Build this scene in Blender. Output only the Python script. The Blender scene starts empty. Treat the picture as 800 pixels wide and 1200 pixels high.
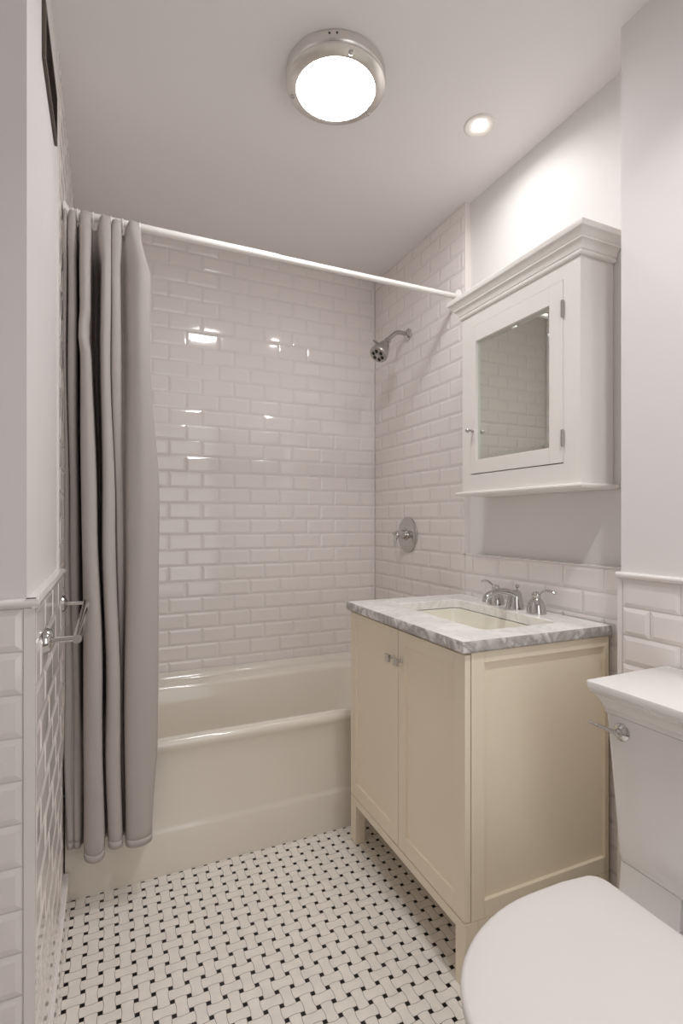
import bpy, math, random
from mathutils import Vector, Matrix

random.seed(7)
SC = bpy.context.scene
COL = SC.collection
PI = math.pi

# ------------------------------------------------------------------ camera
HC = 1.238                                   # lens height
ZCEIL = 2.607
cam_d = bpy.data.cameras.new('camera')
cam = bpy.data.objects.new('camera', cam_d)
COL.objects.link(cam)
cam.location = (0, 0, HC)
cam.rotation_euler = (PI / 2, 0, -math.radians(24.327))
cam_d.sensor_fit = 'VERTICAL'
cam_d.sensor_height = 36.0
cam_d.sensor_width = 24.0
cam_d.lens = 606.76 / 1200 * 36.0
cam_d.shift_y = 10.2 / 1200
cam_d.clip_start = 0.02
SC.camera = cam

# ------------------------------------------------------------------ exposure, world, light
SC.view_settings.view_transform = 'Standard'
SC.view_settings.look = 'None'
SC.view_settings.gamma = 1.0
SC.view_settings.use_curve_mapping = False
SC.view_settings.exposure = 0.42
try:
    SC.cycles.use_denoising = True
    SC.cycles.max_bounces = 12
    SC.cycles.diffuse_bounces = 8
    SC.cycles.sample_clamp_indirect = 4.0
except Exception:
    pass

w = bpy.data.worlds.new('world')
SC.world = w
w.use_nodes = True
w.node_tree.nodes['Background'].inputs[0].default_value = (1.0, 0.97, 0.95, 1)
w.node_tree.nodes['Background'].inputs[1].default_value = 0.3

P_DRUM = 38.0        # radiance of the frosted glass
P_DOWN = 1.2         # watts, recessed downlight
P_FILL = 4.6         # watts, added fill light, set in the doorway behind the camera


def area(name, loc, rot, power, sx, sy=None, color=(1, 1, 1), shape='RECTANGLE'):
    d = bpy.data.lights.new(name, 'AREA')
    d.energy = power
    d.color = color
    d.shape = shape
    d.size = sx
    if sy:
        d.size_y = sy
    o = bpy.data.objects.new(name, d)
    o.location = loc
    o.rotation_euler = rot
    COL.objects.link(o)
    return o


area('rear_fill', (0.76, -0.88, 1.35), (PI / 2, 0, 0), P_FILL, 0.74, 1.9, (1.0, 0.99, 0.995))  # unseen fill added to brighten surfaces that face the camera
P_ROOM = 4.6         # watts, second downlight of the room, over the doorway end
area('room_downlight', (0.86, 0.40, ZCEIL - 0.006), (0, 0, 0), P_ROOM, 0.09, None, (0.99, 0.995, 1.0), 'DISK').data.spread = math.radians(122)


# ------------------------------------------------------------------ helpers
def lin(c):
    return tuple(((v / 255) / 12.92 if v / 255 <= 0.04045 else ((v / 255 + 0.055) / 1.055) ** 2.4) for v in c) + (1,)


def mat(name, rgb, rough=0.5, metal=0.0, spec=0.5, coat=0.0, bump=0.0, bscale=60.0, vary=0.0, vscale=3.0, emit=0.0, stretch=None):
    m = bpy.data.materials.new(name)
    m.use_nodes = True
    nt = m.node_tree
    b = nt.nodes['Principled BSDF']
    c = lin(rgb)
    b.inputs['Base Color'].default_value = c
    b.inputs['Roughness'].default_value = rough
    b.inputs['Metallic'].default_value = metal
    b.inputs['Specular IOR Level'].default_value = spec
    b.inputs['Coat Weight'].default_value = coat
    b.inputs['Coat Roughness'].default_value = 0.05
    tc = nt.nodes.new('ShaderNodeTexCoord')
    src = tc.outputs['Object']
    if stretch:
        mp = nt.nodes.new('ShaderNodeMapping')
        mp.inputs['Scale'].default_value = stretch
        nt.links.new(src, mp.inputs[0])
        src = mp.outputs[0]
    if vary:
        n = nt.nodes.new('ShaderNodeTexNoise')
        n.inputs['Scale'].default_value = vscale
        n.inputs['Detail'].default_value = 4
        nt.links.new(src, n.inputs['Vector'])
        r = nt.nodes.new('ShaderNodeValToRGB')
        r.color_ramp.elements[0].position = 0.3
        r.color_ramp.elements[1].position = 0.7
        r.color_ramp.elements[0].color = tuple(v * (1 - vary) for v in c[:3]) + (1,)
        r.color_ramp.elements[1].color = tuple(min(1, v * (1 + vary)) for v in c[:3]) + (1,)
        nt.links.new(n.outputs['Fac'], r.inputs[0])
        nt.links.new(r.outputs[0], b.inputs['Base Color'])
    if bump:
        n = nt.nodes.new('ShaderNodeTexNoise')
        n.inputs['Scale'].default_value = bscale
        n.inputs['Detail'].default_value = 3
        nt.links.new(src, n.inputs['Vector'])
        bp = nt.nodes.new('ShaderNodeBump')
        bp.inputs['Strength'].default_value = bump
        bp.inputs['Distance'].default_value = 0.002
        nt.links.new(n.outputs['Fac'], bp.inputs['Height'])
        nt.links.new(bp.outputs[0], b.inputs['Normal'])
    if emit:
        b.inputs['Emission Color'].default_value = c
        b.inputs['Emission Strength'].default_value = emit
    return m


def marble_mat(name, edge=False):
    m = bpy.data.materials.new(name)
    m.use_nodes = True
    nt = m.node_tree
    b = nt.nodes['Principled BSDF']
    b.inputs['Roughness'].default_value = 0.45 if edge else 0.16
    tc = nt.nodes.new('ShaderNodeTexCoord')
    n1 = nt.nodes.new('ShaderNodeTexNoise')
    n1.inputs['Scale'].default_value = 5.0
    n1.inputs['Detail'].default_value = 8
    n1.inputs['Distortion'].default_value = 1.6
    nt.links.new(tc.outputs['Object'], n1.inputs['Vector'])
    r1 = nt.nodes.new('ShaderNodeValToRGB')
    e = r1.color_ramp.elements
    e[0].position, e[0].color = 0.36, lin((196, 193, 189) if edge else (233, 231, 228))
    e[1].position, e[1].color = 0.60, lin((228, 225, 221) if edge else (247, 245, 242))
    k = e.new(0.47); k.color = lin((212, 209, 205) if edge else (241, 239, 236))
    nt.links.new(n1.outputs['Fac'], r1.inputs[0])
    n2 = nt.nodes.new('ShaderNodeTexNoise')            # veins: a thin band of a second noise
    n2.inputs['Scale'].default_value = 7.0 if not edge else 14.0
    n2.inputs['Detail'].default_value = 6
    n2.inputs['Distortion'].default_value = 1.2 if edge else 2.0
    nt.links.new(tc.outputs['Object'], n2.inputs['Vector'])
    r2 = nt.nodes.new('ShaderNodeValToRGB')
    e = r2.color_ramp.elements
    e[0].position, e[0].color = 0.36 if edge else 0.45, (0, 0, 0, 1)
    e[1].position, e[1].color = 0.66 if edge else 0.55, (0, 0, 0, 1)
    k = e.new(0.5); k.color = (1, 1, 1, 1)
    nt.links.new(n2.outputs['Fac'], r2.inputs[0])
    mx = nt.nodes.new('ShaderNodeMix')
    mx.data_type = 'RGBA'
    nt.links.new(r1.outputs[0], mx.inputs['A'])
    mx.inputs['B'].default_value = lin((150, 146, 141) if edge else (200, 196, 192))
    mul = nt.nodes.new('ShaderNodeMath'); mul.operation = 'MULTIPLY'
    mul.inputs[1].default_value = 0.85 if edge else 0.34
    nt.links.new(r2.outputs[0], mul.inputs[0])
    nt.links.new(mul.outputs[0], mx.inputs['Factor'])
    nt.links.new(mx.outputs['Result'], b.inputs['Base Color'])
    if edge:
        n3 = nt.nodes.new('ShaderNodeTexNoise')
        n3.inputs['Scale'].default_value = 48
        n3.inputs['Detail'].default_value = 5
        nt.links.new(tc.outputs['Object'], n3.inputs['Vector'])
        bp = nt.nodes.new('ShaderNodeBump')
        bp.inputs['Strength'].default_value = 1.0
        bp.inputs['Distance'].default_value = 0.006
        nt.links.new(n3.outputs['Fac'], bp.inputs['Height'])
        nt.links.new(bp.outputs[0], b.inputs['Normal'])
    return m


M = {}
M['paint'] = mat('wall_paint', (229, 226, 225), 0.55, bump=0.04, bscale=220)
M['ceil'] = mat('ceiling_paint', (238, 235, 234), 0.75, bump=0.04, bscale=200)
M['tile'] = mat('glazed_tile', (235, 229, 226), 0.07, spec=0.5, vary=0.015, vscale=2.0)
M['grout'] = mat('tile_grout', (224, 220, 215), 0.8)
M['mosaic'] = mat('mosaic_tile', (238, 232, 224), 0.32, vary=0.05, vscale=25.0)
M['mosaic_black'] = mat('mosaic_black', (22, 20, 20), 0.25)
M['mosaic_grout'] = mat('mosaic_grout', (138, 129, 119), 0.85, vary=0.12, vscale=8)
M['enamel'] = mat('tub_enamel', (230, 223, 212), 0.12, coat=0.3)
M['porcelain'] = mat('porcelain', (234, 231, 228), 0.10, coat=0.4)
M['seat'] = mat('seat_plastic', (228, 223, 221), 0.28)
M['sink'] = mat('sink_porcelain', (238, 234, 222), 0.10, coat=0.3)
M['cream'] = mat('cream_lacquer', (243, 232, 211), 0.38, bump=0.02, bscale=90, vary=0.01)
M['cream_dark'] = mat('cabinet_inside', (120, 105, 82), 0.7)
M['white_lacquer'] = mat('white_lacquer', (235, 231, 226), 0.35, bump=0.02, bscale=90)
M['chrome'] = mat('chrome', (206, 204, 202), 0.05, metal=1.0)
M['brushed'] = mat('brushed_nickel', (186, 183, 180), 0.24, metal=1.0, bump=0.05, bscale=300)
M['nickel'] = mat('satin_nickel', (224, 221, 217), 0.27, metal=1.0)
M['steel'] = mat('satin_steel', (182, 178, 172), 0.3, metal=1.0)
M['mirror'] = mat('mirror_glass', (226, 232, 225), 0.015, metal=1.0)
M['dark'] = mat('dark_rubber', (26, 24, 24), 0.5)
M['vent'] = mat('vent_metal', (92, 82, 74), 0.55, vary=0.1)
M['rod'] = mat('rod_enamel', (240, 237, 233), 0.25)
M['fabric'] = mat('curtain_fabric', (184, 177, 173), 0.9, spec=0.2, bump=0.25, bscale=900, vary=0.02)
M['liner'] = mat('liner_vinyl', (222, 216, 208), 0.5)
M['glow'] = mat('frosted_glass', (252, 252, 253), 0.4, emit=P_DRUM)
M['lamp'] = mat('lamp_face', (255, 250, 244), 0.4, emit=30.0)
M['marble'] = marble_mat('carrara_marble')
M['marble_edge'] = marble_mat('chiselled_marble_edge', True)  # rough chiselled edge, its shade put into the darker greys

ORG = {}


def link(o, parent=None, origin=None):
    COL.objects.link(o)
    if parent is not None:
        o.parent = parent
        ORG[o.name] = ORG[parent.name]
    else:
        ORG[o.name] = Vector(origin or (0, 0, 0))
        o.location = ORG[o.name]


def tag(o, label, cat, group=None):
    o['label'] = label
    o['category'] = cat
    if group:
        o['group'] = group
    return o


def thing(name, base, label, cat, group=None, world=None, rz=0.0):
    """An Empty at the thing's base. Parts are given in plan coordinates and stored relative to base."""
    o = bpy.data.objects.new(name, None)
    o.empty_display_size = 0.05
    link(o, None, base)
    if world is not None:
        o.location = world
    o.rotation_euler = (0, 0, rz)
    return tag(o, label, cat, group)


class MB:
    def __init__(self):
        self.v, self.f, self.m = [], [], []

    def add(self, vs, fs, mi=0):
        k = len(self.v)
        self.v += [tuple(p) for p in vs]
        self.f += [tuple(i + k for i in q) for q in fs]
        self.m += [mi] * len(fs)
        return self

    def box(self, x0, x1, y0, y1, z0, z1, mi=0):
        vs = [(x0, y0, z0), (x1, y0, z0), (x1, y1, z0), (x0, y1, z0), (x0, y0, z1), (x1, y0, z1), (x1, y1, z1), (x0, y1, z1)]
        return self.add(vs, [(0, 3, 2, 1), (4, 5, 6, 7), (0, 1, 5, 4), (1, 2, 6, 5), (2, 3, 7, 6), (3, 0, 4, 7)], mi)

    def loft(self, rings, cap0=True, cap1=True, mi=0, closed=False, mis=None):
        n = len(rings[0])
        k = len(self.v)
        for r in rings:
            self.v += [tuple(p) for p in r]
        R = len(rings)
        for a in range(R if closed else R - 1):
            b = (a + 1) % R
            for i in range(n):
                j = (i + 1) % n
                self.f.append((k + a * n + i, k + a * n + j, k + b * n + j, k + b * n + i))
                self.m.append(mis[a] if mis else mi)
        if not closed:
            if cap0:
                self.f.append(tuple(k + i for i in range(n))[::-1]); self.m.append(mi)
            if cap1:
                self.f.append(tuple(k + (R - 1) * n + i for i in range(n))); self.m.append(mis[-1] if mis else mi)
        return self

    def lathe(self, prof, org=(0, 0, 0), axis=(0, 0, 1), n=32, cap0=True, cap1=True, mi=0, sx=1.0, sy=1.0):
        ax = Vector(axis).normalized()
        q = Vector((0, 0, 1)).rotation_difference(ax)
        o = Vector(org)
        rings = []
        for r, h in prof:
            rings.append([o + q @ Vector((r * sx * math.cos(2 * PI * i / n), r * sy * math.sin(2 * PI * i / n), h)) for i in range(n)])
        return self.loft(rings, cap0, cap1, mi)

    def tube(self, pts, rad, n=16, cap=True, flat=1.0, up=(0, 0, 1), mi=0):
        P = [Vector(p) for p in pts]
        if not hasattr(rad, '__len__'):
            rad = [rad] * len(P)
        rings = []
        for i, p in enumerate(P):
            t = (P[min(i + 1, len(P) - 1)] - P[max(i - 1, 0)]).normalized()
            s = t.cross(Vector(up))
            if s.length < 1e-4:
                s = t.cross(Vector((0, 1, 0)))
            s.normalize()
            u2 = s.cross(t).normalized()
            rings.append([p + s * (rad[i] * math.cos(2 * PI * k / n)) + u2 * (rad[i] * flat * math.sin(2 * PI * k / n)) for k in range(n)])
        return self.loft(rings, cap, cap, mi)

    def build(self, name, mats, parent=None, origin=None, smooth=True, angle=35, bevel=0.0, seg=2, kind=None):
        import bmesh
        o0 = ORG[parent.name] if parent is not None else Vector(origin or (0, 0, 0))
        me = bpy.data.meshes.new(name)
        me.from_pydata([(Vector(p) - o0)[:] for p in self.v], [], self.f)
        if not isinstance(mats, (list, tuple)):
            mats = [mats]
        for m_ in mats:
            me.materials.append(m_)
        me.polygons.foreach_set('material_index', self.m)
        bm = bmesh.new(); bm.from_mesh(me)
        bmesh.ops.recalc_face_normals(bm, faces=bm.faces)
        bm.to_mesh(me); bm.free()
        if smooth:
            me.polygons.foreach_set('use_smooth', [True] * len(me.polygons))
            me.set_sharp_from_angle(angle=math.radians(angle))
        me.update()
        o = bpy.data.objects.new(name, me)
        link(o, parent, origin)
        if bevel:
            bv = o.modifiers.new('bevel', 'BEVEL')
            bv.width = bevel
            bv.segments = seg
            bv.limit_method = 'ANGLE'
            bv.angle_limit = math.radians(40)
            bv.harden_normals = True
        if kind:
            o['kind'] = kind
        return o


def spline(pts, n):
    """Catmull-Rom through pts, n samples per span."""
    P = [Vector(p) for p in pts]
    out = []
    for i in range(len(P) - 1):
        a, b, c, d = P[max(i - 1, 0)], P[i], P[i + 1], P[min(i + 2, len(P) - 1)]
        for k in range(n):
            t = k / n
            out.append(0.5 * ((2 * b) + (c - a) * t + (2 * a - 5 * b + 4 * c - d) * t * t + (3 * b - a - 3 * c + d) * t ** 3))
    out.append(P[-1])
    return out


def rrect(x0, x1, y0, y1, z, r, n=8):
    r = min(r, (x1 - x0) / 2 - 1e-4, (y1 - y0) / 2 - 1e-4)
    out = []
    for cx, cy, a in ((x1 - r, y1 - r, 0), (x0 + r, y1 - r, PI / 2), (x0 + r, y0 + r, PI), (x1 - r, y0 + r, 1.5 * PI)):
        for k in range(n + 1):
            t = a + PI / 2 * k / n
            out.append((cx + r * math.cos(t), cy + r * math.sin(t), z))
    return out


# ------------------------------------------------------------------ the room
XW, XP = 1.401, 1.291          # tiled right wall, chase behind the toilet
XPAINT = 1.4255                # painted recess between them
YB, YT = 2.632, 1.901          # back wall, tub apron
YC = 0.994                     # end of the chase
XL = -0.122                    # left wainscot
XT = -0.1310                   # left wall of the tub alcove
YN = 1.085                     # corner of the left wall
ZC = 2.607                     # ceiling
ZW = 1.097                     # top of the wainscot
YREAR, XLEFT = -0.90, -0.95
PZ, PX = 0.0772, 0.1585        # tile pitch


def tiles(mb, place, s0, s1, z0, z1, sp, zp, half=0.0, cut=None, g=0.0009, bev=0.0115, h=0.0028):
    """Bevelled running-bond tiles. place(s, z, d): point on the wall, d out of it."""
    k0 = math.floor((z0 - zp) / PZ)
    k1 = math.ceil((z1 - zp) / PZ)
    for k in range(k0, k1):
        za, zb = max(z0, zp + k * PZ), min(z1, zp + (k + 1) * PZ)
        if zb - za < 0.006:
            continue
        off = sp + (half if k % 2 else 0)
        j0 = math.floor((s0 - off) / PX)
        j1 = math.ceil((s1 - off) / PX)
        for j in range(j0, j1):
            sa, sb = max(s0, off + j * PX), min(s1, off + (j + 1) * PX)
            if sb - sa < 0.006:
                continue
            a, b, c, d = sa + g, sb - g, za + g, zb - g
            bs, bz = min(bev, (b - a) * 0.35), min(bev, (d - c) * 0.35)
            t1, t2, t3 = (random.uniform(-1, 1) * 0.0004 for _ in range(3))
            vs = [place(a, c, 0), place(b, c, 0), place(b, d, 0), place(a, d, 0),
                  place(a + bs, c + bz, h + t1 - t2), place(b - bs, c + bz, h + t1 + t2),
                  place(b - bs, d - bz, h + t1 + t2 + t3), place(a + bs, d - bz, h + t1 - t2 + t3)]
            mb.add(vs, [(4, 5, 6, 7), (0, 1, 5, 4), (1, 2, 6, 5), (2, 3, 7, 6), (3, 0, 4, 7)], 0)
    bk = [place(s0, z0, -0.0006), place(s1, z0, -0.0006), place(s1, z1, -0.0006), place(s0, z1, -0.0006)]
    mb.add(bk, [(0, 1, 2, 3)], 1)


def onback(s, z, d): return (s, YB - d, z)
def onright(s, z, d): return (XW - d, s, z)
def onchase(s, z, d): return (XP - d, s, z)
def onleft(s, z, d): return (XL + d, s, z)
def ontub(s, z, d): return (XT + d, s, z)
def onnear(s, z, d): return (s, YN - d, z)


TM = [M['tile'], M['grout']]
ZROW = 0.6283                  # a bed joint of the shower tiling
ZWN = 1.0025                   # a bed joint of the wainscot

# plaster and masonry behind the tiles
o = MB().box(XLEFT - 0.1, XW + 0.15, YB + 0.004, YB + 0.12, 0, ZC).build('wall_back', M['paint'], smooth=False, kind='structure')
mb = MB(); tiles(mb, onback, XT, XW, 0.40, ZC, 0.270, ZROW, 0.0825)
mb.build('tile_cladding', TM, o, smooth=False, kind='structure')

o = MB().box(XPAINT, XPAINT + 0.15, YC - 0.05, YB + 0.12, 0, ZC).build('wall_right', M['paint'], smooth=False, kind='structure')
o['label'] = 'painted and tiled wall behind the vanity'
mb = MB()
tiles(mb, onright, 1.812, YB, 0.40, ZC, YB - 7 * PX, ZROW, PX / 2)
tiles(mb, onright, YC, 1.812, 0, ZW - 0.006, YB - 7 * PX, ZROW, PX / 2)
# the returns that close the tile thickness against the recessed plaster
mb.box(XW - 0.002, XPAINT, 1.806, 1.814, ZW - 0.006, ZC, 0)
mb.box(XW - 0.002, XPAINT, YC, 1.814, ZW - 0.006, ZW, 0)
mb.box(XW + 0.001, XPAINT, YC, YB, 0, ZW - 0.006, 1)
mb.box(XW + 0.001, XPAINT, 1.814, YB, ZW - 0.006, ZC, 1)
mb.build('tile_cladding', TM, o, smooth=False, kind='structure')

o = MB().box(XP + 0.008, XPAINT + 0.15, YREAR - 0.1, YC - 0.004, 0, ZC).build('wall_chase', M['paint'], smooth=False, kind='structure')
mb = MB(); tiles(mb, onchase, YREAR, YC - 0.014, 0, ZW - 0.017, 0.821, ZWN, PX / 2)
mb.box(XP - 0.002, XP + 0.03, YC - 0.0135, YC, 0, ZW - 0.017, 0)            # bullnose corner
mb.build('tile_cladding', TM, o, smooth=False, kind='structure')

o = MB().box(XLEFT - 0.1, XL - 0.0115, YN + 0.010, YB + 0.12, 0, ZC).build('wall_left', M['paint'], smooth=False, kind='structure')
mb = MB()
tiles(mb, onleft, YN + 0.013, 1.725, 0, ZW - 0.017, YN + 0.013, ZWN, PX / 2)
tiles(mb, ontub, 1.725, YB, 0, ZC, YB - 8 * PX, ZROW, PX / 2)
tiles(mb, onnear, XLEFT, XL - 0.0155, 0, ZW - 0.017, XL - 0.0155, ZWN, PX / 2)
mb.box(XL - 0.015, XL + 0.003, YN - 0.003, YN + 0.0125, 0, ZW - 0.017, 0)   # bullnose corner
mb.box(XT - 0.006, XT + 0.003, 1.715, 1.725, ZW, ZC, 0)
mb.box(XT - 0.006, XL + 0.001, 1.712, 1.725, 0, ZW - 0.018, 0)
mb.build('tile_cladding', TM, o, smooth=False, kind='structure')
MB().box(XLEFT - 0.1, XLEFT, YREAR - 0.1, YN + 0.1, 0, ZC).build('wall_far_left', M['paint'], smooth=False, kind='structure')
mb = MB()                                                                    # rear wall, its unseen doorway placed to suit the fill light
mb.box(XLEFT, 0.38, YREAR - 0.1, YREAR, 0, ZC)
mb.box(1.14, XP + 0.1, YREAR - 0.1, YREAR, 0, ZC)
mb.box(0.38, 1.14, YREAR - 0.1, YREAR, 2.35, ZC)
mb.build('wall_front', M['paint'], smooth=False, kind='structure')
MB().box(XLEFT - 0.1, XPAINT + 0.15, YREAR - 0.1, YB + 0.12, ZC, ZC + 0.1).build('ceiling', M['ceil'], smooth=False, kind='structure')

# wainscot caps
def cap_rail(name, pts_fn, s0, s1):
    prof = [(0.0, ZW - 0.017), (0.006, ZW - 0.016), (0.011, ZW - 0.011), (0.012, ZW - 0.006), (0.009, ZW - 0.001), (0.004, ZW), (-0.012, ZW)]
    mb = MB()
    k = len(prof)
    vs = [pts_fn(s0, z, d) for d, z in prof] + [pts_fn(s1, z, d) for d, z in prof]
    mb.add(vs, [(i, i + 1, k + i + 1, k + i) for i in range(k - 1)] + [tuple(range(k)), tuple(range(2 * k - 1, k - 1, -1))])
    return mb.build(name, M['tile'], angle=60, kind='structure')


cap_rail('trim_1', onchase, YREAR, YC)
cap_rail('trim_2', onleft, YN - 0.010, 1.719)
cap_rail('trim_3', onnear, XLEFT, XL + 0.010)

# floor: dog-bone basketweave mosaic with black dots, 42.2 mm module
PM = 0.0422
FX, FY = 0.1104, 1.8573
mb = MB()
mb.add([(XLEFT, YREAR - 0.1, -0.0011), (XPAINT, YREAR - 0.1, -0.0011), (XPAINT, YB, -0.0011), (XLEFT, YB, -0.0011)], [(0, 1, 2, 3)], 2)
mb.add([(XLEFT, YREAR - 0.1, -0.10), (XPAINT, YREAR - 0.1, -0.10), (XPAINT, YB, -0.10), (XLEFT, YB, -0.10)], [(0, 1, 2, 3)], 2)
HD, GR, BULGE = 0.0058, 0.0006, 0.0019


def cell(i, j, horiz):
    """One dog-bone tile: long by a dot at both ends, waisted along its long sides."""
    hx = PM / 2 + HD                         # half length
    hy = PM / 2 - HD                         # half width at the ends
    a = PM / 2 - HD                          # where the curves start
    N = 6
    seg = []
    for k in range(N + 1):                   # lower long side, pulled in between the dots
        t = k / N
        seg.append((-a + 2 * a * t, -hy + GR + BULGE * math.sin(PI * t)))
    low = [(-hx + GR, -hy + GR)] + seg + [(hx - GR, -hy + GR)]
    right = [(hx - GR + BULGE * math.sin(PI * k / N), -a + 2 * a * k / N) for k in range(1, N)]
    pts = low + right
    pts = pts + [(-x, -y) for x, y in pts]
    if not horiz:
        pts = [(-y, x) for x, y in pts]
    cx, cy = FX + (i + 0.5) * PM, FY + (j + 0.5) * PM
    return [(cx + x, cy + y, 0) for x, y in pts]


iv, jv = math.floor((0.2507 - FX) / PM), math.floor((1.4485 - FY) / PM)      # an upright tile
for i in range(-9, 31):
    for j in range(-44, 2):
        cx, cy = FX + i * PM, FY + j * PM
        if cx > 1.38 or cy > 1.93 or cx < XLEFT + 0.3 or cy < -0.02:
            continue
        if (cx < XL - 0.03) and cy > YN - 0.06:
            continue
        up = ((i + j) - (iv + jv)) % 2 == 0
        c = cell(i, j, not up)
        c = [(min(max(x, XLEFT), XPAINT), y, z) for x, y, z in c]
        mb.add(c, [tuple(range(len(c)))], 0)
        if cx > XL + 0.004 or cy < YN:
            h = HD - GR
            mb.add([(cx - h, cy - h, 0.0), (cx + h, cy - h, 0.0), (cx + h, cy + h, 0.0), (cx - h, cy + h, 0.0)], [(0, 1, 2, 3)], 1)
mb.build('floor', [M['mosaic'], M['mosaic_black'], M['mosaic_grout']], smooth=False, kind='structure')

# base tiles along the left wall
MB().box(XT + 0.0005, XL + 0.010, YN - 0.008, YT - 0.0075, 0, 0.098).build('baseboard_left', M['tile'], bevel=0.004, seg=3, kind='structure')
MB().box(XP - 0.012, XP + 0.004, YREAR, YC + 0.004, 0, 0.098).build('baseboard_right', M['tile'], bevel=0.004, seg=3, kind='structure')

# ------------------------------------------------------------------ bathtub
t = thing('bathtub', (0.64, 2.26, 0), 'white enamelled alcove bathtub with a flat skirted apron', 'bathtub')
mb = MB()
x0, x1 = XT + 0.006, XW - 0.006
NR = 10
rings = [rrect(x0, x1, 1.903, YB - 0.006, 0.455, 0.002, NR),
         rrect(x0, x1, 1.903, YB - 0.006, 0.505, 0.002, NR),
         rrect(x0 + 0.016, x1 - 0.016, 1.912, YB - 0.018, 0.503, 0.01, NR),
         rrect(x0 + 0.03, x1 - 0.03, 1.916, YB - 0.034, 0.474, 0.03, NR),
         rrect(x0 + 0.09, x1 - 0.10, 1.936, YB - 0.098, 0.468, 0.13, NR),
         rrect(x0 + 0.10, x1 - 0.11, 1.946, YB - 0.108, 0.463, 0.13, NR),
         rrect(x0 + 0.108, x1 - 0.118, 1.954, YB - 0.114, 0.448, 0.125, NR),
         rrect(x0 + 0.15, x1 - 0.20, 1.985, YB - 0.135, 0.28, 0.12, NR),
         rrect(x0 + 0.18, x1 - 0.26, 2.005, YB - 0.150, 0.17, 0.12, NR),
         rrect(x0 + 0.22, x1 - 0.31, 2.035, YB - 0.180, 0.135, 0.10, NR),
         rrect(x0 + 0.32, x1 - 0.42, 2.12, YB - 0.27, 0.128, 0.08, NR)]
# flatten the raised tile flange on the front (room) side
for r in rings[1:4]:
    for q, p in enumerate(r):
        if p[1] < 1.95:
            r[q] = (p[0], p[1], min(p[2], 0.469))
mb.loft(rings, cap0=False, cap1=True)
mb.build('basin', M['enamel'], t, angle=50)
prof = [(1.930, 0.4695), (1.912, 0.4700), (1.902, 0.4675), (1.895, 0.4600), (1.8925, 0.4500), (1.8935, 0.4400), (1.898, 0.4300), (1.9035, 0.4200),
        (1.906, 0.405), (1.907, 0.30), (1.907, 0.168), (1.905, 0.158), (1.901, 0.150), (1.899, 0.142), (1.899, 0.0), (1.93, 0.0)]
k = len(prof)
vs = [(x0, y, z) for y, z in prof] + [(x1, y, z) for y, z in prof]
mb = MB().add(vs, [(i, i + 1, k + i + 1, k + i) for i in range(k - 1)] + [tuple(range(k)), tuple(range(2 * k - 1, k - 1, -1))])
mb.build('apron', M['enamel'], t, angle=50)
MB().lathe([(0.036, 0), (0.036, 0.004), (0.03, 0.006), (0.0, 0.006)], (1.0, 2.26, 0.128), n=24).build('drain', M['chrome'], t)
MB().lathe([(0.036, 0), (0.036, 0.006), (0.028, 0.012), (0.0, 0.013)], (1.222, 2.26, 0.33), (-1, 0, 0.25), n=24).build('overflow_plate', M['chrome'], t)

# ------------------------------------------------------------------ curtain rod, rings, curtain, liner
YR, ZR = 1.854, 2.217
t = thing('curtain_rod', (0.64, YR, ZR), 'straight white shower curtain rod spanning the tub alcove', 'curtain rod')
MB().tube([(XT + 0.012, YR, ZR), (0.58, YR, ZR)], 0.0135, 20).build('rod_tube', M['rod'], t)
MB().tube([(0.57, YR, ZR), (XW - 0.010, YR, ZR)], 0.0115, 20).build('inner_tube', M['rod'], t)
MB().lathe([(0.030, 0), (0.030, 0.006), (0.02, 0.012), (0.0135, 0.016)], (XT + 0.005, YR, ZR), (1, 0, 0), n=24).build('end_flange', M['rod'], t)
MB().lathe([(0.030, 0), (0.030, 0.006), (0.02, 0.012), (0.0115, 0.016)], (XW - 0.005, YR, ZR), (-1, 0, 0), n=24).build('end_flange', M['rod'], t)

CT = [(-0.1235, -0.012), (-0.1235, -0.035), (-0.1158, -0.035), (-0.1135, -0.015), (-0.1088, -0.035), (-0.0899, -0.035), (-0.0852, -0.010), (-0.0743, -0.040), (-0.0504, -0.040), (-0.0439, -0.012), (-0.0340, -0.012), (-0.0189, -0.038), (0.0082, -0.038), (0.0120, -0.018), (0.0157, -0.036), (0.0382, -0.036), (0.0463, -0.014), (0.0585, -0.034), (0.0760, -0.044), (0.0971, -0.034), (0.1009, -0.012)]
CU = [(-0.1235, 0.020), (-0.1235, -0.012), (-0.1173, -0.012), (-0.1157, 0.020), (-0.1098, -0.018), (-0.0920, -0.018), (-0.0857, 0.105), (-0.0759, -0.030), (-0.0495, -0.030), (-0.0433, 0.105), (-0.0252, 0.105), (-0.0153, -0.028), (0.0070, -0.028), (0.0097, 0.010), (0.0133, -0.022), (0.0347, -0.020), (0.0472, 0.020), (0.0719, -0.020), (0.0996, -0.036), (0.1269, -0.020), (0.1324, 0.020)]
CM = [(-0.1235, 0.030), (-0.1235, 0.020), (-0.1157, 0.020), (-0.1118, 0.035), (-0.1063, 0.025), (-0.0895, 0.030), (-0.0791, 0.105), (-0.0687, -0.030), (-0.0312, -0.033), (-0.0278, 0.105), (-0.0174, 0.105), (-0.0116, -0.030), (0.0182, -0.030), (0.0225, 0.015), (0.0288, 0.005), (0.0444, 0.010), (0.0550, 0.020), (0.0643, -0.015), (0.1073, -0.038), (0.1538, -0.018), (0.1611, 0.020)]
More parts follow.
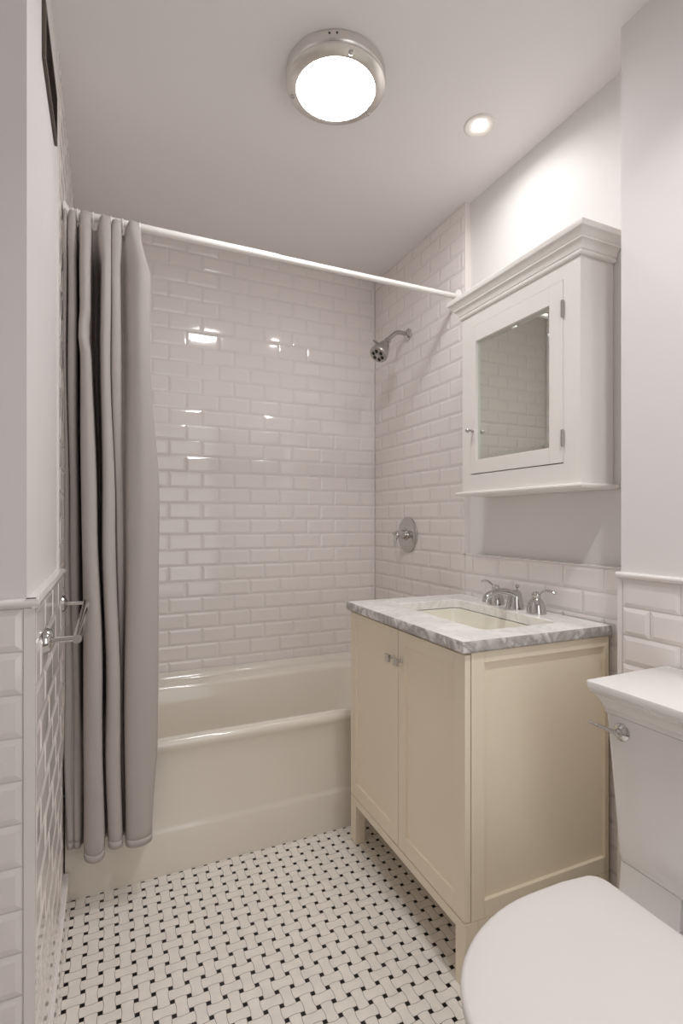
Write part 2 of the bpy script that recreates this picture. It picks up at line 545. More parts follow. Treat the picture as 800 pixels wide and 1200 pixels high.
CL = [(-0.1235, 0.030), (-0.1211, 0.010), (-0.1079, 0.010), (-0.1012, 0.020), (-0.0935, 0.012), (-0.0815, 0.015), (-0.0705, 0.085), (-0.0626, -0.034), (-0.0177, -0.038), (-0.0134, 0.085), (-0.0057, 0.085), (-0.0005, -0.032), (0.0333, -0.032), (0.0394, 0.020), (0.0433, 0.020), (0.0473, 0.022), (0.0527, 0.030), (0.0561, -0.030), (0.0991, -0.045), (0.1481, -0.022), (0.1560, 0.025)]
CB = [(-0.1212, 0.030), (-0.1145, 0.000), (-0.1023, -0.004), (-0.0955, 0.004), (-0.0903, -0.004), (-0.0784, 0.000), (-0.0698, 0.030), (-0.0625, -0.036), (-0.0140, -0.042), (-0.0082, 0.032), (0.0008, 0.032), (0.0070, -0.034), (0.0420, -0.036), (0.0475, 0.030), (0.0493, 0.031), (0.0514, 0.031), (0.0540, 0.030), (0.0572, -0.036), (0.0937, -0.050), (0.1301, -0.030), (0.1370, 0.028)]
ZTOP = 2.208
SHY = -0.011                                 # the cloth hangs a little in front of the rod
levels = [(ZTOP, CT), (2.185, CT), (2.06, CU), (1.80, CU), (1.25, CM), (0.70, CL), (0.52, [(x, min(y, .032)) for x, y in CL]), (0.19, CB)]


def curtain_row(z):
    for a in range(len(levels) - 1):
        z0, A = levels[a]; z1, B = levels[a + 1]
        if z <= z0 + 1e-6 and z >= z1 - 1e-6:
            q = (z0 - z) / (z0 - z1)
            q = q * q * (3 - 2 * q)
            return [((1 - q) * p[0] + q * r[0], (1 - q) * p[1] + q * r[1]) for p, r in zip(A, B)]
    return levels[-1][1]


NZ = 46
rows = []
for a in range(NZ + 1):
    z = ZTOP - (ZTOP - 0.19) * a / NZ
    ctl = curtain_row(z)
    pl = spline([(x, y, 0) for x, y in ctl], 9)
    rw = []
    for i, p in enumerate(pl):
        s = i / (len(pl) - 1)
        wob = 0.0014 * math.sin(9 * z + 14 * s) * (1 if a > 2 else 0.3)
        pinch = -0.012 * math.exp(-((z - 1.83) / 0.04) ** 2) * math.exp(-((s - 0.375) / 0.04) ** 2)     # crease in the third fold
        sag = 0.0
        if a == 0:
            sag = 0.0
        vly = min(1.0, max(0.0, (p.y + 0.040) / 0.020))          # 1 in a valley, 0 on a ridge
        zz = z + (-0.040 * vly * max(0.0, 1 - a / 5.0))
        if a >= NZ - 1:
            zz += 0.018 * (1 - min(1, s * 1.1)) - 0.03 * math.exp(-((s - 0.375) / 0.05) ** 2) - 0.004
        rw.append((max(p.x + wob + pinch, -0.1245), YR + p.y + (SHY if z < 2.19 else SHY * 0.6), zz))
    rows.append(rw)
mb = MB()
nn = len(rows[0])
for r in rows:
    mb.v += r
for a in range(NZ):
    for i in range(nn - 1):
        mb.f.append((a * nn + i, a * nn + i + 1, (a + 1) * nn + i + 1, (a + 1) * nn + i)); mb.m.append(0)
cur = mb.build('shower_curtain', M['fabric'], None, (0.02, YR, 0.17), angle=180)
tag(cur, 'grey fabric shower curtain bunched up against the left wall', 'shower curtain')
sd = cur.modifiers.new('cloth', 'SOLIDIFY'); sd.thickness = 0.0014; sd.offset = 0
# sewn hem along the bottom edge
hem = MB()
for side in (0,):
    ra = rows[NZ]
    for i in range(nn):
        x, y, z = ra[i]
        hem.v += [(x, y - 0.0016, z - 0.001), (x, y - 0.0016, z + 0.022)]
    for i in range(nn - 1):
        hem.f.append((2 * i, 2 * i + 2, 2 * i + 3, 2 * i + 1)); hem.m.append(0)
ho = hem.build('hem', M['fabric'], cur, angle=180)
sd = ho.modifiers.new('cloth', 'SOLIDIFY'); sd.thickness = 0.0014; sd.offset = 0

RX = [-0.1150, -0.1000, -0.0865, -0.0640, -0.0415, -0.0120, 0.0110, 0.0460, 0.0980]
R0 = None
for i, x in enumerate(RX):
    if R0 is None:
        pts = [(0, 0.0195 * math.cos(2 * PI * k / 20), 0.0195 * math.sin(2 * PI * k / 20) - 0.006) for k in range(21)]
        R0 = MB().tube(pts, 0.0028, 8, cap=False, up=(1, 0, 0)).build('curtain_ring', M['rod'], None, (0, 0, 0))
        r = R0
    else:
        r = R0.copy(); COL.objects.link(r)
    r.location = (x, YR, ZR)
    tag(r, 'small white curtain ring hung on the white rod at the top of the grey curtain', 'curtain ring', 'curtain rings on the rod')

# ------------------------------------------------------------------ shower head and valve
t = thing('showerhead', (XW, 2.264, 2.183), 'chrome shower head on a bent arm high on the right tiled wall', 'shower head')
MB().lathe([(0.030, 0), (0.030, 0.004), (0.024, 0.011), (0.014, 0.016), (0.011, 0.018)], (XW - 0.004, 2.264, 2.186), (-1, 0, 0), n=28).build('wall_flange', M['chrome'], t)
arm = spline([(XW - 0.012, 2.264, 2.186), (1.352, 2.264, 2.190), (1.325, 2.264, 2.184), (1.300, 2.264, 2.163), (1.274, 2.264, 2.138)], 6)
MB().tube(arm, 0.0105, 16, up=(0, 1, 0)).build('shower_arm', M['brushed'], t)
hd = Vector((-0.60, -0.20, -0.78)).normalized()
ho_ = Vector((1.280, 2.264, 2.142))
MB().lathe([(0.0135, -0.004), (0.0165, 0.006), (0.0145, 0.016), (0.0150, 0.022), (0.022, 0.032), (0.031, 0.054), (0.039, 0.078), (0.0450, 0.100), (0.0465, 0.110), (0.0440, 0.118), (0.039, 0.119)],
           ho_, hd, n=32, cap1=True).build('head_shell', M['brushed'], t)
fp = ho_ + hd * 0.119
MB().lathe([(0.0385, 0.0), (0.0385, 0.0012), (0.036, 0.002), (0.0, 0.002)], fp, hd, n=32).build('spray_face', M['steel'], t)
q = Vector((0, 0, 1)).rotation_difference(hd)
for k in range(6):
    a = 2 * PI * k / 6
    c = fp + q @ Vector((0.0245 * math.cos(a), 0.0245 * math.sin(a), 0.0018))
    MB().lathe([(0.0105, 0), (0.0100, 0.0022), (0.006, 0.0034), (0.0, 0.0034)], c, hd, n=14, sy=0.8).build('nozzle', M['dark'], t)
MB().lathe([(0.0075, 0), (0.007, 0.002), (0.0, 0.003)], fp + hd * 0.0016, hd, n=14).build('center_nozzle', M['chrome'], t)
lp = ho_ + hd * 0.062
side = Vector((-0.80, -0.10, 0.42)).normalized()
MB().tube([lp + side * 0.026, lp + side * 0.046, lp + side * 0.066 + Vector((0, 0, -0.004))], [0.0075, 0.0065, 0.0045], 10).build('spray_lever', M['brushed'], t)

t = thing('shower_valve', (XW, 2.268, 1.168), 'round chrome shower valve plate with lever on the tiled wall above the tub', 'shower valve')
MB().lathe([(0.089, 0), (0.089, 0.004), (0.084, 0.009), (0.070, 0.012), (0.030, 0.014), (0.028, 0.020)], (XW - 0.004, 2.268, 1.168), (-1, 0, 0), n=48).build('escutcheon', M['chrome'], t)
MB().lathe([(0.024, 0.010), (0.0225, 0.040), (0.0205, 0.052), (0.021, 0.058), (0.016, 0.070), (0.0, 0.074)], (XW - 0.008, 2.268, 1.168), (-1, 0, 0), n=28).build('hub', M['chrome'], t)
hp = [(XW - 0.068, 2.268, 1.168), (XW - 0.078, 2.266, 1.150), (XW - 0.083, 2.262, 1.128), (XW - 0.084, 2.258, 1.108)]
MB().tube(spline(hp, 5), [0.010] * 4 + [0.0085] * 4 + [0.007] * 4 + [0.006] * 4, 12, up=(0, 1, 0)).build('lever', M['chrome'], t)
MB().tube([(XW - 0.074, 2.268, 1.172), (XW - 0.092, 2.268, 1.176)], [0.009, 0.006], 12).build('lever_cap', M['chrome'], t)

# ------------------------------------------------------------------ vanity (turned a hair off square), marble top, sink, faucet
XV, YV1, YV2 = 0.8543, 1.1034, 1.8269
RV = -0.0148


def vw(p):
    dx, dy = p[0] - XV, p[1] - YV1
    return (XV + dx * math.cos(RV) - dy * math.sin(RV), YV1 + dx * math.sin(RV) + dy * math.cos(RV), p[2])


def vthing(name, base, label, cat):
    return thing(name, base, label, cat, world=vw(base), rz=RV)


t = vthing('vanity_cabinet', (1.12, 1.465, 0), 'cream shaker vanity cabinet on legs with two doors under a marble top', 'bathroom vanity')
xc, xb = XV + 0.020, 1.384
ZB, ZT = 0.1765, 0.889
mb = MB()
mb.box(xc, xb, YV1 + 0.010, YV1 + 0.022, ZB, ZT)          # recessed side panel, near
mb.box(xc, xb, YV2 - 0.022, YV2 - 0.010, ZB, ZT)
mb.box(xc, xb, YV1 + 0.02, YV2 - 0.02, ZB, ZB + 0.018)
mb.box(xb - 0.01, xb, YV1 + 0.02, YV2 - 0.02, ZB, ZT)
mb.box(xc, xc + 0.018, YV1 + 0.02, YV2 - 0.02, ZT - 0.02, ZT)
mb.build('carcass', M['cream'], t, bevel=0.0012)
for ya, yb in ((YV1, YV1 + 0.020), (YV2 - 0.020, YV2)):   # framed end panels
    mb = MB()
    mb.box(xc + 0.0005, xc + 0.044, ya, yb, ZB, ZT)
    mb.box(xb - 0.016, xb, ya, yb, ZB, ZT)
    mb.box(xc + 0.044, xb - 0.016, ya, yb, 0.858, ZT)
    mb.box(xc + 0.044, xb - 0.016, ya, yb, ZB, 0.223)
    mb.build('side_frame', M['cream'], t, bevel=0.0018)
YM = 1.4565
for ya, yb, ky in ((YV1 + 0.0008, YM - 0.0012, YM - 0.024), (YM + 0.0012, YV2 - 0.0008, YM + 0.030)):
    mb = MB()
    st = 0.0475
    za, zb = 0.1795, 0.8840
    mb.box(XV, XV + 0.0185, ya, ya + st, za, zb)
    mb.box(XV, XV + 0.0185, yb - st, yb, za, zb)
    mb.box(XV, XV + 0.0185, ya + st, yb - st, zb - 0.044, zb)
    mb.box(XV, XV + 0.0185, ya + st, yb - st, za, za + 0.0535)
    d = mb.build('door', M['cream'], t, bevel=0.0016)
    MB().box(XV + 0.0065, XV + 0.0135, ya + st - 0.004, yb - st + 0.004, za + 0.05, zb - 0.040).build('door_panel', M['cream'], d, smooth=False)
    mb = MB().lathe([(0.0075, 0), (0.0075, 0.002), (0.0048, 0.005), (0.0048, 0.018)], (XV, ky, 0.788), (-1, 0, 0), n=16)
    mb.box(XV - 0.026, XV - 0.0175, ky - 0.0125, ky + 0.0125, 0.788 - 0.0125, 0.788 + 0.0125)
    kn = mb.build('knob', M['chrome'], d, bevel=0.002, seg=3)
    kn['label'] = 'small square chrome knob'
MB().box(XV + 0.0006, XV + 0.030, YV1 + 0.043, YV2 - 0.043, 0.147, ZB - 0.0008).build('front_rail', M['cream'], t, bevel=0.0015)
for ya, yb in ((YV1 + 0.001, YV1 + 0.024), (YV2 - 0.024, YV2 - 0.001)):
    MB().box(XV + 0.0432, xb - 0.0432, ya, yb, 0.147, ZB - 0.0008).build('side_rail', M['cream'], t, bevel=0.0015)
for lx in (XV + 0.0004, xb - 0.042):
    for ly in (YV1 + 0.0004, YV2 - 0.0434):
        MB().box(lx, lx + 0.042, ly, ly + 0.043, 0, ZB - 0.0008).build('leg', M['cream'], t, bevel=0.0018)

XC0, XC1, YC0, YC1, ZV = 0.8406, 1.388, 1.0936, 1.8405, 0.922
SX0, SX1, SY0, SY1 = 0.988, 1.274, 1.197, 1.712
t = vthing('countertop', (1.12, 1.465, 0.89), 'white marble vanity countertop with grey veins and chiselled edges', 'countertop')
N_ = 10
ot = rrect(XC0, XC1, YC0, YC1, 0.9205, 0.003, N_)
rg = [rrect(XC0 + 0.004, XC1, YC0 + 0.004, YC1 - 0.004, ZV, 0.003, N_),
      rrect(SX0 - 0.002, SX1 + 0.002, SY0 - 0.002, SY1 + 0.002, ZV, 0.024, N_),
      rrect(SX0, SX1, SY0, SY1, ZV - 0.002, 0.022, N_),
      rrect(SX0, SX1, SY0, SY1, ZV - 0.031, 0.022, N_),
      rrect(XC0 + 0.003, XC1, YC0 + 0.003, YC1 - 0.003, ZV - 0.031, 0.003, N_),
      rrect(XC0, XC1, YC0, YC1, ZV - 0.027, 0.003, N_),
      rrect(XC0 + 0.0005, XC1, YC0 + 0.0005, YC1 - 0.0005, ZV - 0.006, 0.003, N_)]
MB().loft(rg, closed=True, mis=[0, 0, 0, 1, 1, 1, 1]).build('slab', [M['marble'], M['marble_edge']], t, angle=30)

t = vthing('sink', (1.137, 1.4425, 0.75), 'white rectangular undermount sink basin set into the marble top', 'sink')
sb = []
for e, z, r in ((0.006, ZV - 0.032, 0.035), (-0.004, ZV - 0.034, 0.03), (-0.006, ZV - 0.050, 0.03), (-0.012, ZV - 0.130, 0.035), (-0.022, ZV - 0.150, 0.04), (-0.045, ZV - 0.160, 0.04), (-0.11, ZV - 0.165, 0.02)):
    sb.append(rrect(SX0 - e, SX1 + e, SY0 - e, SY1 + e, z, r, N_))
so = MB().loft(sb, cap0=False, cap1=True).build('basin', M['sink'], t, angle=60)
sd = so.modifiers.new('wall', 'SOLIDIFY'); sd.thickness = 0.008; sd.offset = -1
MB().lathe([(0.022, 0), (0.022, 0.002), (0.017, 0.004), (0.0, 0.0035)], (1.16, 1.4425, ZV - 0.166), n=24).build('drain', M['chrome'], t)

t = vthing('faucet', (1.325, 1.444, ZV), 'chrome widespread faucet with two curved lever handles behind the sink', 'faucet')
fx, fy = 1.328, 1.444
bell = [(0.0325, 0), (0.0325, 0.004), (0.0315, 0.012), (0.0285, 0.026), (0.0235, 0.040), (0.0165, 0.050), (0.0135, 0.055)]
for hy, sgn in ((fy - 0.103, -1), (fy + 0.103, 1)):
    h_ = MB().lathe(bell, (fx, hy, ZV), n=28).build('handle_base', M['chrome'], t)
    MB().lathe([(0.0125, 0), (0.0145, 0.003), (0.0148, 0.010), (0.011, 0.018), (0.0, 0.021)], (fx, hy, ZV + 0.055), n=24).build('handle_cap', M['chrome'], h_)
    lv = spline([(fx, hy + sgn * 0.006, ZV + 0.064), (fx - 0.001, hy + sgn * 0.022, ZV + 0.074), (fx - 0.001, hy + sgn * 0.044, ZV + 0.083), (fx, hy + sgn * 0.068, ZV + 0.082), (fx + 0.002, hy + sgn * 0.080, ZV + 0.078)], 6)
    MB().tube(lv, [0.0048 + 0.0022 * k / (len(lv) - 1) for k in range(len(lv))], 12, flat=0.7).build('lever', M['chrome'], h_)
MB().lathe([(0.0325, 0), (0.0325, 0.004), (0.0305, 0.012), (0.0270, 0.026), (0.0250, 0.040), (0.0230, 0.054), (0.016, 0.066), (0.0, 0.069)], (fx, fy, ZV), n=28).build('spout_base', M['chrome'], t)
sp = spline([(fx + 0.004, fy, ZV + 0.040), (fx - 0.022, fy, ZV + 0.058), (fx - 0.056, fy, ZV + 0.0665), (fx - 0.092, fy, ZV + 0.0645), (fx - 0.120, fy, ZV + 0.055), (fx - 0.134, fy, ZV + 0.044)], 6)
MB().tube(sp, [0.023 - 0.0095 * k / (len(sp) - 1) for k in range(len(sp))], 18, flat=0.62, up=(0, 0, 1)).build('spout', M['chrome'], t)
MB().lathe([(0.0115, 0), (0.012, 0.006), (0.011, 0.016)], (fx - 0.132, fy, ZV + 0.031), (0.25, 0, 1), n=20).build('aerator', M['chrome'], t)
MB().lathe([(0.003, 0), (0.003, 0.016), (0.0075, 0.020), (0.008, 0.026), (0.0, 0.030)], (fx + 0.010, fy, ZV + 0.058), n=16).build('lift_knob', M['chrome'], t)

# ------------------------------------------------------------------ medicine cabinet
XM, YM0, YM1 = 1.283, 1.111, 1.672
t = thing('medicine_cabinet', (1.35, 1.39, 1.335), 'white wooden medicine cabinet with crown moulding and a mirrored door above the vanity', 'medicine cabinet')
xb = XPAINT - 0.002
DY0, DY1, DZ0, DZ1 = 1.1747, 1.6193, 1.418, 1.982
mb = MB()
mb.box(XM + 0.0193, xb, YM0 + 0.0002, YM0 + 0.016, 1.350, 2.04)
mb.box(XM + 0.0193, xb, YM1 - 0.016, YM1 - 0.0002, 1.350, 2.04)
mb.box(XM + 0.02, xb, YM0 + 0.016, YM1 - 0.016, 1.350, 1.366)
mb.box(XM + 0.02, xb, YM0 + 0.016, YM1 - 0.016, 2.02, 2.04)
mb.box(xb - 0.008, xb, YM0 + 0.016, YM1 - 0.016, 1.366, 2.02)
mb.build('case', M['white_lacquer'], t, smooth=False)
mb = MB()
mb.box(XM - 0.001, XM + 0.019, YM0, DY0 - 0.0012, 1.350, 2.04)
mb.box(XM - 0.001, XM + 0.019, DY1 + 0.0018, YM1, 1.350, 2.04)
mb.box(XM - 0.001, XM + 0.019, DY0 - 0.0012, DY1 + 0.0018, 1.350, DZ0 - 0.003)
mb.box(XM - 0.001, XM + 0.019, DY0 - 0.0012, DY1 + 0.0018, DZ1 + 0.0014, 2.04)
mb.build('face_frame', M['white_lacquer'], t, smooth=False)
MY0, MY1, MZ0, MZ1 = 1.229, 1.5888, 1.470, 1.9225
mb = MB()
mb.box(XM - 0.003, XM + 0.016, DY0, MY0, DZ0, DZ1)
mb.box(XM - 0.003, XM + 0.016, MY1, DY1, DZ0, DZ1)
mb.box(XM - 0.003, XM + 0.016, MY0, MY1, DZ0, MZ0)
mb.box(XM - 0.003, XM + 0.016, MY0, MY1, MZ1, DZ1)
d = mb.build('door', M['white_lacquer'], t, bevel=0.0012)
mb = MB()                                                         # mirror with a bevelled border
e = 0.014
vs = [(XM + 0.0075, MY0, MZ0), (XM + 0.0075, MY1, MZ0), (XM + 0.0075, MY1, MZ1), (XM + 0.0075, MY0, MZ1),
      (XM + 0.0060, MY0 + e, MZ0 + e), (XM + 0.0060, MY1 - e, MZ0 + e), (XM + 0.0060, MY1 - e, MZ1 - e), (XM + 0.0060, MY0 + e, MZ1 - e),
      (XM + 0.0115, MY0, MZ0), (XM + 0.0115, MY1, MZ0), (XM + 0.0115, MY1, MZ1), (XM + 0.0115, MY0, MZ1)]
mb.add(vs, [(4, 5, 6, 7), (0, 1, 5, 4), (1, 2, 6, 5), (2, 3, 7, 6), (3, 0, 4, 7), (8, 11, 10, 9), (0, 8, 9, 1), (1, 9, 10, 2), (2, 10, 11, 3), (3, 11, 8, 0)])
mb.build('mirror', M['mirror'], d, smooth=False)
MB().lathe([(0.0065, 0), (0.0065, 0.0015), (0.0038, 0.005), (0.0038, 0.016), (0.0075, 0.021), (0.0080, 0.027), (0.005, 0.032), (0.0, 0.033)], (XM - 0.003, 1.606, 1.583), (-1, 0, 0), n=18).build('knob', M['brushed'], d)
for hz in (1.892, 1.493):
    mb = MB().tube([(XM - 0.0065, DY0 - 0.001, hz - 0.026), (XM - 0.0065, DY0 - 0.001, hz + 0.026)], 0.0042, 12, up=(1, 0, 0))
    mb.box(XM - 0.0046, XM - 0.0028, DY0 - 0.0005, DY0 + 0.007, hz - 0.024, hz + 0.024)
    mb.build('hinge', M['steel'], d)


def moulding(prof, xf, y0, y1, xw):
    """A profile of (offset, z) run round the left side, the front and the right side."""
    rows_ = []
    for dd, z in prof:
        rows_.append([(xw, y1 + dd, z), (xf - dd, y1 + dd, z), (xf - dd, y0 - dd, z), (xw, y0 - dd, z)])
    mb = MB()
    k = len(prof)
    for r in rows_:
        mb.v += r
    for a in range(k - 1):
        for i in range(3):
            mb.f.append((a * 4 + i, a * 4 + i + 1, (a + 1) * 4 + i + 1, (a + 1) * 4 + i)); mb.m.append(0)
    mb.f.append(((k - 1) * 4, (k - 1) * 4 + 1, (k - 1) * 4 + 2, (k - 1) * 4 + 3)); mb.m.append(0)
    mb.f.append((0, 3, 2, 1)); mb.m.append(0)
    return mb


cp = [(0.000, 2.030), (0.007, 2.030), (0.010, 2.033), (0.011, 2.038), (0.009, 2.0425), (0.012, 2.0455), (0.0135, 2.052), (0.017, 2.059), (0.0225, 2.065),
      (0.0265, 2.067), (0.027, 2.071), (0.031, 2.075), (0.035, 2.082), (0.041, 2.088), (0.0445, 2.090), (0.046, 2.0935), (0.046, 2.106), (0.044, 2.108), (-0.01, 2.108)]
moulding(cp, XM, YM0, YM1, xb).build('crown_moulding', M['white_lacquer'], t, angle=25)
lp_ = [(-0.004, 1.3352), (0.013, 1.3352), (0.019, 1.3375), (0.021, 1.343), (0.019, 1.3485), (0.014, 1.3502), (-0.004, 1.3502)]
moulding(lp_, XM, YM0, YM1, xb).build('bottom_ledge', M['white_lacquer'], t, angle=25)

# ------------------------------------------------------------------ toilet
TY = 0.605
t = thing('toilet', (0.95, TY, 0), 'white two-piece toilet with its lid closed against the right wall', 'toilet')


def dshape(z, xf, xb_, hw, back=0.77, n=15, xm=0.79, rc=0.034):
    """Outline of lid, seat and rim: half an ellipse in front, nearly straight sides, rounded back corners."""
    half = []
    for k in range(n + 1):
        a = PI / 2 * k / n
        half.append((xm - (xm - xf) * math.cos(a), hw * math.sin(a) ** 1.04))
    hb = hw * back
    half.append((xm + (xb_ - xm) * 0.5, hw * 0.992))
    for k in range(7):
        a = PI / 2 * k / 6
        half.append((xb_ - rc + rc * math.sin(a), hw * 0.955 - rc + rc * math.cos(a)))
    pts = [(x, TY + y, z) for x, y in half] + [(x, TY - y, z) for x, y in half[::-1][:-1]]
    return pts


def shrink(r, k, z):
    cx, cy = 0.74, TY
    out = []
    for x, y, _ in r:
        dx, dy = x - cx, y - cy
        L = math.hypot(dx, dy)
        q = max(0.0, (L - k) / L)
        out.append((cx + dx * q, cy + dy * q, z))
    return out


base = dshape(0.475, 0.497, 0.969, 0.2065)
rg = [shrink(base, 0.012, 0.4565), shrink(base, 0.002, 0.4575), shrink(base, 0.0, 0.461), shrink(base, 0.0, 0.4685), shrink(base, 0.003, 0.4730), shrink(base, 0.009, 0.4750), shrink(base, 0.06, 0.4757), shrink(base, 0.13, 0.4760)]
MB().loft(rg).build('seat_lid', M['seat'], t, angle=60)
rg = [shrink(base, 0.010, 0.437), shrink(base, 0.005, 0.439), shrink(base, 0.0035, 0.445), shrink(base, 0.0035, 0.450), shrink(base, 0.006, 0.4545), shrink(base, 0.014, 0.4555), shrink(base, 0.05, 0.4555), shrink(base, 0.06, 0.452), shrink(base, 0.06, 0.440), shrink(base, 0.055, 0.437)]
MB().loft(rg, closed=True).build('seat_ring', M['seat'], t, angle=60)
for yy in (TY + 0.075, TY - 0.075):
    MB().tube([(0.974, yy - 0.022, 0.452), (0.974, yy + 0.022, 0.452)], 0.011, 14).build('seat_hinge', M['seat'], t)


def oval(z, xf, xr, hw, n=len(base)):
    out = []
    for k in range(n):
        x, y, _ = base[k]
        u = (x - 0.497) / (0.969 - 0.497)
        out.append((xf + (xr - xf) * u, TY + (y - TY) * hw / 0.2065, z))
    return out


rg = [oval(0.0, 0.628, 1.235, 0.118), oval(0.020, 0.630, 1.233, 0.116), oval(0.028, 0.640, 1.228, 0.110), oval(0.10, 0.648, 1.220, 0.104), oval(0.20, 0.615, 1.205, 0.122),
      oval(0.28, 0.565, 1.180, 0.155), oval(0.345, 0.527, 1.12, 0.182), oval(0.385, 0.510, 1.04, 0.194), oval(0.395, 0.504, 1.00, 0.198), oval(0.420, 0.503, 0.985, 0.199), oval(0.431, 0.506, 0.982, 0.196), oval(0.4355, 0.514, 0.975, 0.188),
      oval(0.4355, 0.56, 0.94, 0.145), oval(0.42, 0.57, 0.93, 0.138), oval(0.33, 0.60, 0.90, 0.115), oval(0.25, 0.66, 0.85, 0.07)]
MB().loft(rg).build('bowl', M['porcelain'], t, angle=60)
rg = [rrect(0.955, 1.250, TY - 0.150, TY + 0.150, 0.300, 0.03), rrect(0.950, 1.256, TY - 0.185, TY + 0.185, 0.375, 0.02), rrect(0.950, 1.256, TY - 0.195, TY + 0.195, 0.388, 0.012), rrect(0.950, 1.256, TY - 0.195, TY + 0.195, 0.405, 0.012), rrect(0.953, 1.253, TY - 0.192, TY + 0.192, 0.410, 0.010)]
MB().loft(rg).build('deck', M['porcelain'], t, angle=60)
for s in (1, -1):
    ya, yb = sorted((TY + s * 0.196, TY + s * 0.062))
    MB().loft([rrect(1.040, 1.250, ya, yb, 0.4105, 0.006), rrect(1.047, 1.250, ya, yb, 0.478, 0.006)]).build('tank_foot', M['porcelain'], t, angle=60)
rg = [rrect(1.052, 1.266, TY - 0.197, TY + 0.197, 0.476, 0.010), rrect(1.047, 1.268, TY - 0.201, TY + 0.201, 0.480, 0.012), rrect(1.046, 1.268, TY - 0.202, TY + 0.202, 0.492, 0.012), rrect(1.044, 1.268, TY - 0.204, TY + 0.204, 0.53, 0.012), rrect(1.038, 1.270, TY - 0.214, TY + 0.214, 0.68, 0.012), rrect(1.034, 1.272, TY - 0.224, TY + 0.224, 0.802, 0.012)]
MB().loft(rg).build('tank', M['porcelain'], t, angle=50)
LP = [(-0.004, 0.8035), (0.0015, 0.8035), (0.003, 0.808), (0.003, 0.814), (0.006, 0.8165), (0.008, 0.822), (0.012, 0.832), (0.018, 0.841), (0.0245, 0.847), (0.027, 0.849), (0.0275, 0.853), (0.030, 0.8555), (0.0310, 0.868), (0.0295, 0.8712), (0.026, 0.8725)]
rg = [rrect(1.034 - e_, 1.272 + min(e_, 0.010), TY - 0.224 - e_ * 0.9, TY + 0.224 + e_ * 0.9, z_, 0.008) for e_, z_ in LP]
MB().loft(rg).build('tank_lid', M['porcelain'], t, angle=30)
fl = MB().lathe([(0.0195, 0), (0.0195, 0.003), (0.016, 0.007), (0.009, 0.010), (0.008, 0.016), (0.0, 0.018)], (1.036, 0.787, 0.771), (-1, 0, 0.05), n=28).build('flush_lever', M['chrome'], t)
MB().tube(spline([(1.024, 0.787, 0.771), (1.018, 0.800, 0.772), (1.010, 0.822, 0.775), (1.003, 0.846, 0.779)], 5), [0.0075] * 4 + [0.0065] * 4 + [0.0055] * 4 + [0.0045] * 4, 12, flat=0.7).build('lever_arm', M['chrome'], fl)

# ------------------------------------------------------------------ towel bar
t = thing('towel_bar', (XL, 1.52, 0.992), 'chrome towel bar on two posts on the left tiled wainscot', 'towel bar')
BX, BZ = -0.058, 0.988
for yy in (1.236, 1.765):
    MB().lathe([(0.0265, 0), (0.0265, 0.006), (0.0235, 0.012), (0.0175, 0.015), (0.0095, 0.019)], ((XL if yy < 1.6 else XT) + 0.002, yy, BZ), (1, 0, 0), n=28).build('wall_flange', M['chrome'], t)
    MB().tube([((XL if yy < 1.6 else XT) + 0.014, yy, BZ), (BX - 0.002, yy, BZ)], 0.0068, 16).build('post', M['chrome'], t)
MB().tube([(BX, 1.226, BZ), (BX, 1.778, BZ)], 0.0092, 20).build('bar', M['chrome'], t)

# ------------------------------------------------------------------ vent grille high on the left wall
t = thing('vent_grille', (XL - 0.011, 1.48, 2.274), 'dark louvred vent grille high on the left wall near the ceiling', 'vent')
GX = XL - 0.0105
GY0, GY1, GZ0, GZ1 = 1.330, 1.632, 2.274, 2.410
mb = MB()
mb.box(GX, GX + 0.007, GY0, GY1, GZ0, GZ0 + 0.014)
mb.box(GX, GX + 0.007, GY0, GY1, GZ1 - 0.014, GZ1)
mb.box(GX, GX + 0.007, GY0, GY0 + 0.014, GZ0 + 0.014, GZ1 - 0.014)
mb.box(GX, GX + 0.007, GY1 - 0.014, GY1, GZ0 + 0.014, GZ1 - 0.014)
mb.build('frame', M['vent'], t, bevel=0.0015)
MB().box(GX, GX + 0.001, GY0 + 0.01, GY1 - 0.01, GZ0 + 0.01, GZ1 - 0.01).build('backing', M['dark'], t, smooth=False)
mb = MB()
for k in range(9):
    z = GZ0 + 0.021 + k * 0.0115
    vs = [(GX + 0.001, GY0 + 0.014, z + 0.008), (GX + 0.001, GY1 - 0.014, z + 0.008), (GX + 0.0075, GY1 - 0.014, z), (GX + 0.0075, GY0 + 0.014, z),
          (GX + 0.001, GY0 + 0.014, z + 0.0092), (GX + 0.001, GY1 - 0.014, z + 0.0092), (GX + 0.0075, GY1 - 0.014, z + 0.0012), (GX + 0.0075, GY0 + 0.014, z + 0.0012)]
    mb.add(vs, [(0, 1, 2, 3), (4, 7, 6, 5), (0, 4, 5, 1), (2, 6, 7, 3), (1, 5, 6, 2), (0, 3, 7, 4)])
mb.build('louvres', M['vent'], t, smooth=False)

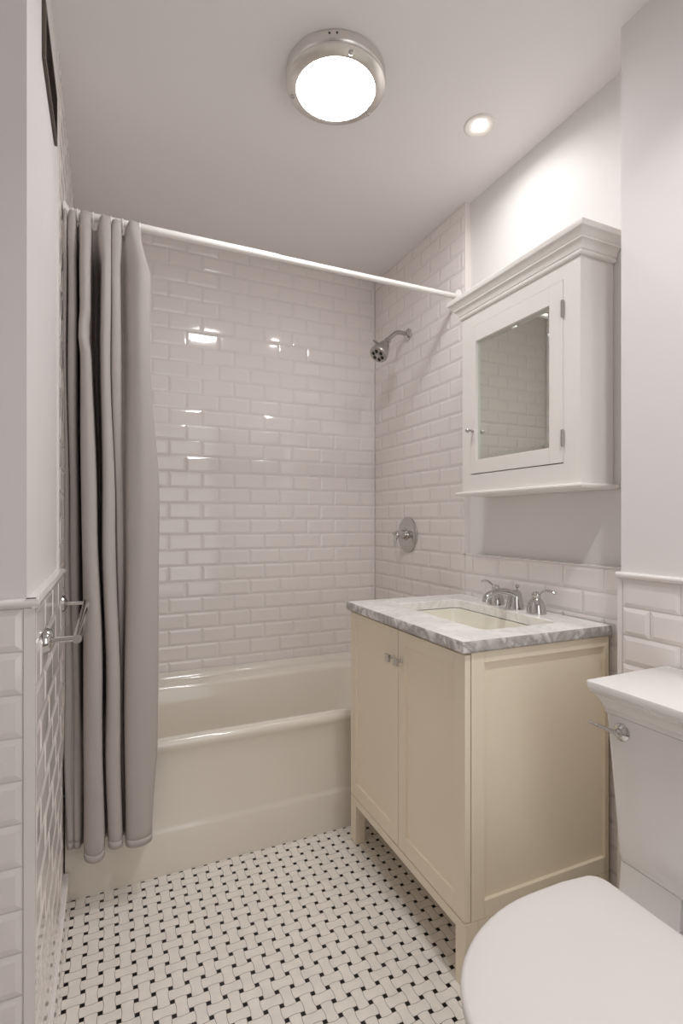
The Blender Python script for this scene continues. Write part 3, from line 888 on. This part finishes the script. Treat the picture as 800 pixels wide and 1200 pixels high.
# ------------------------------------------------------------------ lights
LX, LY = 0.639, 1.456
t = thing('ceiling_light', (LX, LY, ZC), 'round flush-mount ceiling light with a nickel ring and frosted glass', 'ceiling light')
MB().lathe([(0.150, -0.0002), (0.1525, -0.004), (0.1525, -0.026), (0.150, -0.031), (0.147, -0.033)], (LX, LY, ZC), n=64, cap1=False).build('drum', M['nickel'], t, angle=30)
MB().lathe([(0.1475, -0.032), (0.1515, -0.036), (0.1505, -0.041), (0.142, -0.046), (0.126, -0.0515), (0.121, -0.052), (0.119, -0.050), (0.119, -0.038)], (LX, LY, ZC), n=64, cap0=False, cap1=False).build('ring', M['nickel'], t, angle=30)
MB().lathe([(0.1192, -0.044), (0.1178, -0.050), (0.102, -0.055), (0.075, -0.059), (0.04, -0.062), (0.0, -0.063)], (LX, LY, ZC), n=64, cap0=True, cap1=False).build('diffuser', M['glow'], t, angle=60)
for a in (0.30, 2.55, 4.62):
    c = Vector((LX + 0.136 * math.cos(a), LY + 0.136 * math.sin(a), ZC - 0.0485))
    MB().lathe([(0.0075, 0.001), (0.0075, -0.002), (0.005, -0.004), (0.0, -0.0045)], c, n=16).build('clip', M['chrome'], t)
for a in (-2.10, -1.96):
    MB().lathe([(0.0028, 0), (0.0028, 0.0015), (0.0, 0.002)], (LX + 0.1523 * math.cos(a), LY + 0.1523 * math.sin(a), ZC - 0.014), (math.cos(a), math.sin(a), 0), n=10).build('screw', M['dark'], t)

DX, DY = 1.175, 1.437
t = thing('recessed_light', (DX, DY, ZC), 'small recessed round downlight in the ceiling above the medicine cabinet', 'downlight')
MB().lathe([(0.0535, 0.0), (0.0535, -0.0025), (0.050, -0.005), (0.044, -0.0045), (0.026, -0.0012), (0.0245, -0.0005)], (DX, DY, ZC), n=48, cap0=False, cap1=False).build('trim_ring', M['white_lacquer'], t, angle=40)
MB().lathe([(0.0255, -0.0006), (0.0245, -0.0022), (0.018, -0.0030), (0.0, -0.0032)], (DX, DY, ZC), n=40, cap0=True, cap1=False).build('lamp', M['lamp'], t, angle=40)
area('downlight_beam', (DX, DY, ZC - 0.008), (0, 0, 0), P_DOWN, 0.05, None, (1.0, 0.985, 0.965), 'DISK').data.spread = math.radians(160)
